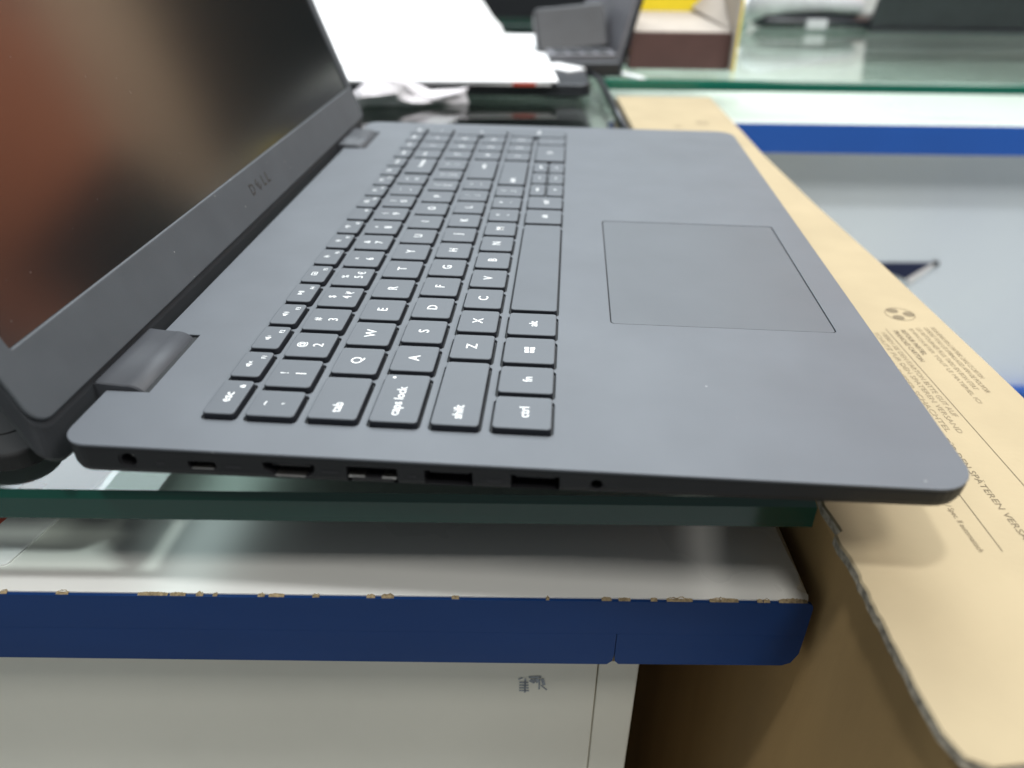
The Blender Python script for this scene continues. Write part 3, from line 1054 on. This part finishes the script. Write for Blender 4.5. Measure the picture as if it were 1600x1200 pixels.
rs = [lring(0.0012, 0.3628, 0.0052, SH - 0.0006, 0.0062, -0.0013), lring(0.0008, 0.3632, 0.0036, SH, 0.0066, -0.0015), lring(0.0006, 0.3634, 0.0016, SH, 0.0070, -0.0018), lring(0.0006, 0.3634, -0.0012, SH, 0.0085, -0.0026),
      lring(0.0006, 0.3634, -0.0052, SH, 0.0085, -0.0040), lring(0.0006, 0.3634, -0.0088, SH, 0.0085, -0.0054), lring(0.0010, 0.3630, -0.0098, SH, 0.0085, -0.0066), lring(0.0014, 0.3626, -0.0092, SH - 0.0004, 0.0080, -0.0074), lring(0.0030, 0.3610, -0.006, SH - 0.002, 0.007, -0.0080)]
v, f = loft(rs)
lid = mesh_obj('lid', v, f, M['lid'], lap)
lid.matrix_local = LM
bz = plate('bezel', rrect(0.0008, 0.3632, 0.0040, SH, 0.0064, 8), [rrect(0.0092, 0.3548, 0.0240, 0.2235, 0.0008, 3)], 0.0014, 0.00062, M['bezel'], lid, 4)
bz.location = (0, 0, 0.00005)
sc = bev_plate('screen', 0.0085, 0.3555, 0.0233, 0.2242, -0.00129, -0.00095, 0.001, 0.0001, M['screen'], lid)
# maker's letters on the chin
Lx = []
cw = 0.0050
for k, ch in enumerate('DELL'):
    me = text_mesh(ch, 0.0068, 0.0002).copy()
    if ch == 'E':
        rm = Matrix.Rotation(R(38), 4, 'Z')
        me.transform(rm)
    ox = (-0.0093, -0.0026, 0.0040, 0.0090)[k]
    Lx.append((me, ox * 1.05, 0.0))
lg = join_flat('logo', Lx, M['logo'], lid, 0.00012, 0)
lg.location = (0.1812, 0.0150, 0.00012)

# ------------------------------------------------------------------ things on the counters
def at(u, v, z=GT):
    return tuple(cfr(u, v, z))


# crumpled tissue
def crumple(name, pts, prof, m, seed, n_ac=9):
    """a wad laid along a path of (u, v); prof gives (halfwidth, height)"""
    rnd = random.Random(seed)
    NS = 15
    rows = []
    ph = [rnd.uniform(0, 6.28) for _ in range(6)]
    for i in range(NS + 1):
        t = i / NS * (len(pts) - 1)
        k = min(int(t), len(pts) - 2)
        q = t - k
        c_ = Vector(pts[k]) * (1 - q) + Vector(pts[k + 1]) * q
        w_ = prof[k][0] * (1 - q) + prof[k + 1][0] * q
        h_ = prof[k][1] * (1 - q) + prof[k + 1][1] * q
        row = []
        for j in range(n_ac * 2):
            a_ = 2 * math.pi * j / (n_ac * 2)
            rr = 1 + 0.13 * math.sin(3 * a_ + ph[0] + 0.8 * i) + 0.10 * math.sin(5 * a_ + ph[1] - 0.5 * i) + rnd.uniform(-0.06, 0.06)
            row.append((c_.x + 0.0022 * math.sin(2 * a_ + ph[2] + i), c_.y + w_ * math.cos(a_) * rr, max(0.0002, h_ * 0.5 + h_ * 0.5 * math.sin(a_) * rr)))
        rows.append(row)
    v, f = loft(rows)
    o = mesh_obj(name, v, f, m)
    o.location = (0, 0.0055, CZ + GT)
    o.rotation_euler = (0, 0, TH)
    return o


o = crumple('crumpled_tissue', [(-0.018, 0.502), (-0.005, 0.505), (0.020, 0.512), (0.034, 0.510), (0.050, 0.516), (0.078, 0.524)],
            [(0.004, 0.008), (0.013, 0.021), (0.016, 0.026), (0.011, 0.017), (0.008, 0.011), (0.004, 0.013)], M['tissue'], 4)
tag(o, 'crumpled white tissue lying on the glass behind the laptop', 'tissue')

# closed black laptop with papers on it
sl = empty('closed_laptop', at(0.05, 0.66), TH, 'closed black laptop lying under the white papers', 'laptop')
bev_plate('base_half', -0.20, 0.138, -0.110, 0.130, 0.0015, 0.0065, 0.012, 0.0015, M['black'], sl)
bev_plate('lid_half', -0.20, 0.138, -0.110, 0.130, 0.0068, 0.0116, 0.012, 0.0022, M['black'], sl)
for q in ((-0.17, -0.09), (0.11, -0.09), (-0.17, 0.11), (0.11, 0.11)):
    bev_plate('rubber_foot', q[0] - .01, q[0] + .01, q[1] - .004, q[1] + .004, 0, 0.0018, 0.003, 0.0003, M['rubber'], sl)

# paper stack: top-level sheets
stackz = 0.0118
px = [(0.045, 0.690, 1.0), (0.040, 0.694, -1.4), (0.048, 0.688, 2.2)]
for k, (u_, v_, r_) in enumerate(px):
    t_ = 0.0012
    o = bev_plate('paper_ream', -0.120, 0.104, -0.150, 0.148, 0, t_, 0.001, 0.0003, M['paper'], None, 2)
    o.location = at(u_, v_, GT + stackz + k * (t_ + 0.0001))
    o.rotation_euler = (0, 0, TH + R(r_))
    tag(o, ['bottom ream of the white paper pile on the closed black laptop', 'middle ream of the white paper pile on the closed black laptop', 'top ream of the white paper pile on the closed black laptop'][k], 'paper', 'reams in the white paper pile')
# large crumpled white wrapping draped over the pile
NX, NY = 26, 20
V, F = [], []
rnd = random.Random(9)
zt = GT + stackz + 3 * 0.0013
for th_ in (0, 1):
    for j in range(NY + 1):
        for i in range(NX + 1):
            a_, b_ = i / NX, j / NY
            u_ = -0.108 + 0.235 * a_ - 0.03 * b_ * a_
            v_ = 0.605 + 0.30 * b_
            rise = 0.085 * sstep((b_ - 0.15) / 0.6) * math.sin(math.pi * min(1, 0.16 + 0.86 * a_)) ** 0.8
            fold = 0.006 * math.sin(9 * a_ + 3 * b_ + 1.3 * math.sin(7 * b_)) * sstep(b_ * 2.2)
            z_ = zt + 0.0012 + rise + abs(fold) + rnd.uniform(0, 0.0012) * sstep(b_ * 2)
            V.append((u_, v_, z_ - th_ * 0.0008))
n1 = (NX + 1) * (NY + 1)
for o_ in (0, n1):
    for j in range(NY):
        for i in range(NX):
            q = o_ + j * (NX + 1) + i
            F.append((q, q + 1, q + NX + 2, q + NX + 1))
bd = [i for i in range(NX + 1)] + [j * (NX + 1) + NX for j in range(1, NY + 1)] + [NY * (NX + 1) + i for i in range(NX - 1, -1, -1)] + [j * (NX + 1) for j in range(NY - 1, 0, -1)]
for k in range(len(bd)):
    a_, b_ = bd[k], bd[(k + 1) % len(bd)]
    F.append((a_, b_, n1 + b_, n1 + a_))
o = mesh_obj('wrapping_sheet', V, F, M['paper'], smooth=True)
o.location = (0, 0.0055, CZ)
o.rotation_euler = (0, 0, TH)
tag(o, 'large creased white wrapping sheet humped over the paper pile', 'wrapping')
# small red sticker on the pile's front corner
o = box('sticker', 0.118, 0.138, 0.5385, 0.5392, GT + stackz + 0.0002, GT + stackz + 0.0030, M['red'])
o.location = (0, 0.0055, CZ)
o.rotation_euler = (0, 0, TH)
tag(o, 'small red sticker on the front edge of the paper pile', 'sticker')

# small black printer-like terminal behind the papers
tm = empty('card_terminal', at(0.186, 0.690), TH + R(6), 'black card terminal with tilted head beside the white papers', 'terminal')
bev_plate('base', -0.040, 0.040, -0.035, 0.060, 0.0, 0.014, 0.006, 0.003, M['black'], tm)
bev_plate('keypad', -0.034, 0.034, -0.026, 0.012, 0.0142, 0.0200, 0.003, 0.001, M['grey'], tm)
for i in range(4):
    for j in range(3):
        bev_plate('button', -0.027 + 0.0145 * i, -0.017 + 0.0145 * i, -0.022 + 0.0105 * j, -0.0145 + 0.0105 * j, 0.0201, 0.0218, 0.001, 0.0006, M['black'], tm)
hd = bev_plate('head', -0.038, 0.038, -0.024, 0.024, 0, 0.016, 0.005, 0.003, M['black'], tm)
hd.location = (-0.004, 0.040, 0.030)
hd.rotation_euler = (R(58), R(-5), 0)
bev_plate('head_stand', -0.012, 0.012, 0.034, 0.046, 0.0135, 0.036, 0.003, 0.001, M['black'], tm)
o = box('receipt', -0.004, 0.004, -0.030, 0.030, 0.0, 0.0012, M['paper'], None)
o.location = at(0.232, 0.672, GT)
o.rotation_euler = (0, 0, TH + R(32))
tag(o, 'narrow white receipt strip lying beside the card terminal', 'receipt')
o = bev_plate('receipt_pad', -0.022, 0.022, -0.028, 0.028, 0.0, 0.004, 0.001, 0.0004, M['taupe'], None)
o.location = at(0.166, 0.620, GT + 0.0150)
o.rotation_euler = (0, 0, TH - R(14))
bpy.data.objects.remove(o)
o = bev_plate('white_tag', -0.012, 0.012, -0.020, 0.020, 0.0, 0.0014, 0.001, 0.0004, M['paper'], None)
o.location = at(0.166, 0.632, GT + 0.0118)
o.rotation_euler = (0, 0, TH + R(40))
tag(o, 'small white tag on the black laptop in front of the card terminal', 'tag')
# black tube added for the dark reflection along the end of the pane
o = tube('dark_pane_rim', [at(0.196, 0.655, GT + 0.0026), at(0.2005, 0.640, GT + 0.0026), at(0.2030, 0.60, GT + 0.0026), at(0.2035, 0.55, GT + 0.0026), at(0.2036, 0.50, GT + 0.0026), at(0.2037, 0.42, GT + 0.0026)], 0.0025, M['black'])
tag(o, 'black tube added for the dark reflection along the glass pane end', 'pane rim')

# dark tablet leaning on the yellow box
tb = empty('leaning_tablet', at(0.222, 0.700), TH, 'dark grey tablet leaning against the open yellow box', 'tablet')
bd_ = bev_plate('body', -0.0040, 0.0040, -0.010, 0.110, 0.0, 0.082, 0.003, 0.002, M['grey'], tb)
bd_.rotation_euler = (0, R(15), R(18))
sc_ = bev_plate('edge_frame', 0.0042, 0.0068, -0.012, 0.112, 0.0, 0.084, 0.001, 0.0006, M['black'], tb)
sc_.rotation_euler = (0, R(15), R(18))

# open yellow box with brown front
yb = empty('open_box', at(0.296, 0.705), TH - R(0), 'open yellow box with dark brown front and grey lining on far counter', 'box')
box('front_panel', -0.056, 0.050, 0.0, 0.003, 0.0, 0.036, M['maroon'], yb, 0.0006)
box('floor_panel', -0.056, 0.050, 0.0034, 0.080, 0.0, 0.003, M['taupe'], yb)
box('back_panel', -0.056, 0.050, 0.0805, 0.0835, 0.0, 0.078, M['yellow'], yb, 0.0005)
v, f = loft([[(-0.055, 0.0035, 0.0345), (0.049, 0.0035, 0.0345), (0.049, 0.0800, 0.046), (-0.055, 0.0800, 0.046)], [(-0.055, 0.0035, 0.0365), (0.049, 0.0035, 0.0365), (0.049, 0.0800, 0.048), (-0.055, 0.0800, 0.048)]])
mesh_obj('inner_tray', v, f, M['taupe'], yb)
v, f = loft([[(0.0505, -0.006, 0.0), (0.0505, 0.0835, 0.0), (0.0505, 0.0835, 0.082), (0.0505, -0.006, 0.078)], [(0.0535, -0.006, 0.0), (0.0535, 0.0835, 0.0), (0.0535, 0.0835, 0.082), (0.0535, -0.006, 0.078)]])
mesh_obj('side_panel', v, f, M['taupe'], yb)
v, f = loft([[(0.0537, -0.0055, 0.0), (0.0537, 0.0835, 0.0), (0.0537, 0.0835, 0.082), (0.0537, -0.0055, 0.078)], [(0.0560, -0.0055, 0.0), (0.0560, 0.0835, 0.0), (0.0560, 0.0835, 0.082), (0.0560, -0.0055, 0.078)]])
mesh_obj('outer_sleeve', v, f, M['yellow'], yb)
mesh_obj('gusset', [(0.0495, 0.010, 0.038), (0.0495, 0.078, 0.048), (0.0495, 0.078, 0.076), (0.020, 0.0795, 0.052), (0.048, 0.0795, 0.077)], [(0, 1, 3), (0, 3, 4), (0, 4, 2), (0, 2, 1)], M['taupe'], yb)

# grey heat-gun-like handheld scanner and white bag on the far counter
def blob(name, secs, m, parent, n=14):
    """sections: (x, y, z, half width y, half height z)"""
    rs = []
    for (x, y, z, a_, b_) in secs:
        rs.append([(x, y + a_ * math.cos(2 * math.pi * k / n), z + b_ * math.sin(2 * math.pi * k / n)) for k in range(n)])
    v, f = loft(rs)
    return mesh_obj(name, v, f, m, parent, smooth=True)


sn = empty('handheld_scanner', at(0.515, 1.060), TH + R(4), 'grey handheld scanner lying on its black base on the far glass', 'scanner')
blob('body', [(-0.062, 0, 0.030, 0.006, 0.010), (-0.055, 0, 0.032, 0.020, 0.022), (-0.03, 0, 0.036, 0.028, 0.026), (0.0, 0, 0.036, 0.026, 0.020), (0.05, 0, 0.034, 0.020, 0.015), (0.10, 0, 0.030, 0.017, 0.012), (0.108, 0, 0.030, 0.006, 0.006)], M['lgrey'], sn)
blob('grip', [(-0.050, -0.004, 0.009, 0.012, 0.004), (-0.04, -0.004, 0.011, 0.026, 0.011), (0.0, -0.004, 0.011, 0.030, 0.0112), (0.06, -0.004, 0.010, 0.024, 0.010), (0.112, -0.004, 0.009, 0.018, 0.009), (0.118, -0.004, 0.008, 0.006, 0.004)], M['black'], sn)
bev_plate('lens_window', 0.014, 0.044, -0.038, -0.030, 0.004, 0.016, 0.002, 0.001, M['lgrey'], sn)
bg = crumple('white_bag', [(0.395, 1.100), (0.42, 1.105), (0.445, 1.105), (0.47, 1.11)], [(0.020, 0.03), (0.03, 0.046), (0.035, 0.05), (0.02, 0.04)], M['paper'], 8)
tag(bg, 'white plastic bag heaped on the far glass counter', 'bag')
bb = empty('black_adapter', at(0.385, 1.030), TH - R(24), 'black power adapter on far glass next to the yellow box', 'adapter')
bev_plate('body', -0.022, 0.045, -0.016, 0.016, 0.0, 0.028, 0.006, 0.004, M['black'], bb)
tube('lead', [(-0.022, 0, 0.010), (-0.040, 0.012, 0.004), (-0.06, 0.04, 0.003)], 0.0025, M['black'], bb)

# dark display laptop on the far counter
ol = empty('display_laptop', at(0.80, 1.052), TH, 'black laptop standing open on the far glass counter', 'laptop')
bev_plate('base_half', -0.170, 0.200, 0.004, 0.075, 0.0, 0.016, 0.008, 0.002, M['black'], ol)
v, f = loft([[(-0.170, -0.006, 0.004), (0.200, -0.006, 0.004), (0.200, -0.046, 0.255), (-0.150, -0.046, 0.255)], [(-0.170, 0.001, 0.004), (0.200, 0.001, 0.004), (0.200, -0.040, 0.257), (-0.150, -0.040, 0.257)]])
mesh_obj('lid_half', v, f, M['black'], ol)
bev_plate('foot_rail', -0.172, 0.202, -0.012, 0.0035, 0.0, 0.004, 0.002, 0.0008, M['black'], ol)

ft = empty('flat_tablet', at(-0.12, 0.12), TH, 'black tablet lying flat on the glass behind the laptop lid', 'tablet')
bev_plate('body', -0.12, 0.1005, -0.1108, 0.05, 0.0, 0.0058, 0.010, 0.0012, M['rubber'], ft, 6)
bev_plate('back_panel', -0.110, 0.0905, -0.1008, 0.040, 0.0050, 0.0062, 0.006, 0.0004, M['rubber'], ft, 6)

# printed card on the shelf under the glass, behind the lid
pc = empty('printed_card', tuple(cfr(-0.062, 0.062, BT)), TH + R(-14), 'white printed card with red and green patches under the glass by the lid', 'card')
bev_plate('sheet', -0.040, 0.030, -0.045, 0.020, 0.0, 0.0008, 0.002, 0.0003, M['paper'], pc, 3)
for (x0, x1, y0, y1, mm) in ((0.004, 0.013, -0.034, -0.006, 'red'), (-0.010, 0.0, -0.040, -0.016, 'green'), (-0.03, -0.016, -0.03, 0.0, 'red')):
    bev_plate('printed_patch', x0, x1, y0, y1, 0.0006, 0.0009, 0.002, 0.0001, M[mm], pc, 3)

# carton at the far left behind the lid, and unseen blocks added for the brown screen reflection
o = empty('small_carton', at(-0.32, 1.02), TH + R(5), 'plain tan carton standing behind the white wrapping', 'carton')
box('body', -0.10, 0.085, -0.05, 0.06, 0.0, 0.14, M['card'], o, 0.002)
box('flap', -0.10, 0.085, -0.058, -0.0512, 0.090, 0.139, M['card'], o, 0.001)
cu = empty('brown_reflection', tuple(cfr(0.86, 1.36, -ZD)), TH, 'unseen brown block added behind the far counter to mirror in the dark screen', 'reflection block')
box('upper_body', 0.02, 0.75, 0.0, 0.12, ZD + 0.096, 1.95, M['reflect_brown'], cu, 0.004)
box('lower_body', -0.50, 0.75, -0.055, 0.12, 0.001, ZD + 0.0955, M['white'], cu, 0.004)  # widened to the left as a bright reflector for the far glass
lb = empty('tan_reflection', tuple(cfr(0.865, 1.332, 0.096)), TH, 'unseen tan slab added for the slanted tan reflection in the dark screen', 'reflection slab')  # unseen slab added for the slanted tan band mirrored in the screen
prof = [(0.106, 0.0002), (-0.096, 0.0002), (-0.345, 0.494), (-0.13, 0.494)]
v, f = loft([[(x, -0.018, z) for x, z in prof], [(x, 0.018, z) for x, z in prof]])
mesh_obj('slab', v, f, M['tan'], lb)
box('slab_end', -0.345, -0.13, -0.020, 0.020, 0.4945, 0.508, M['reflect_brown'], lb, 0.001)
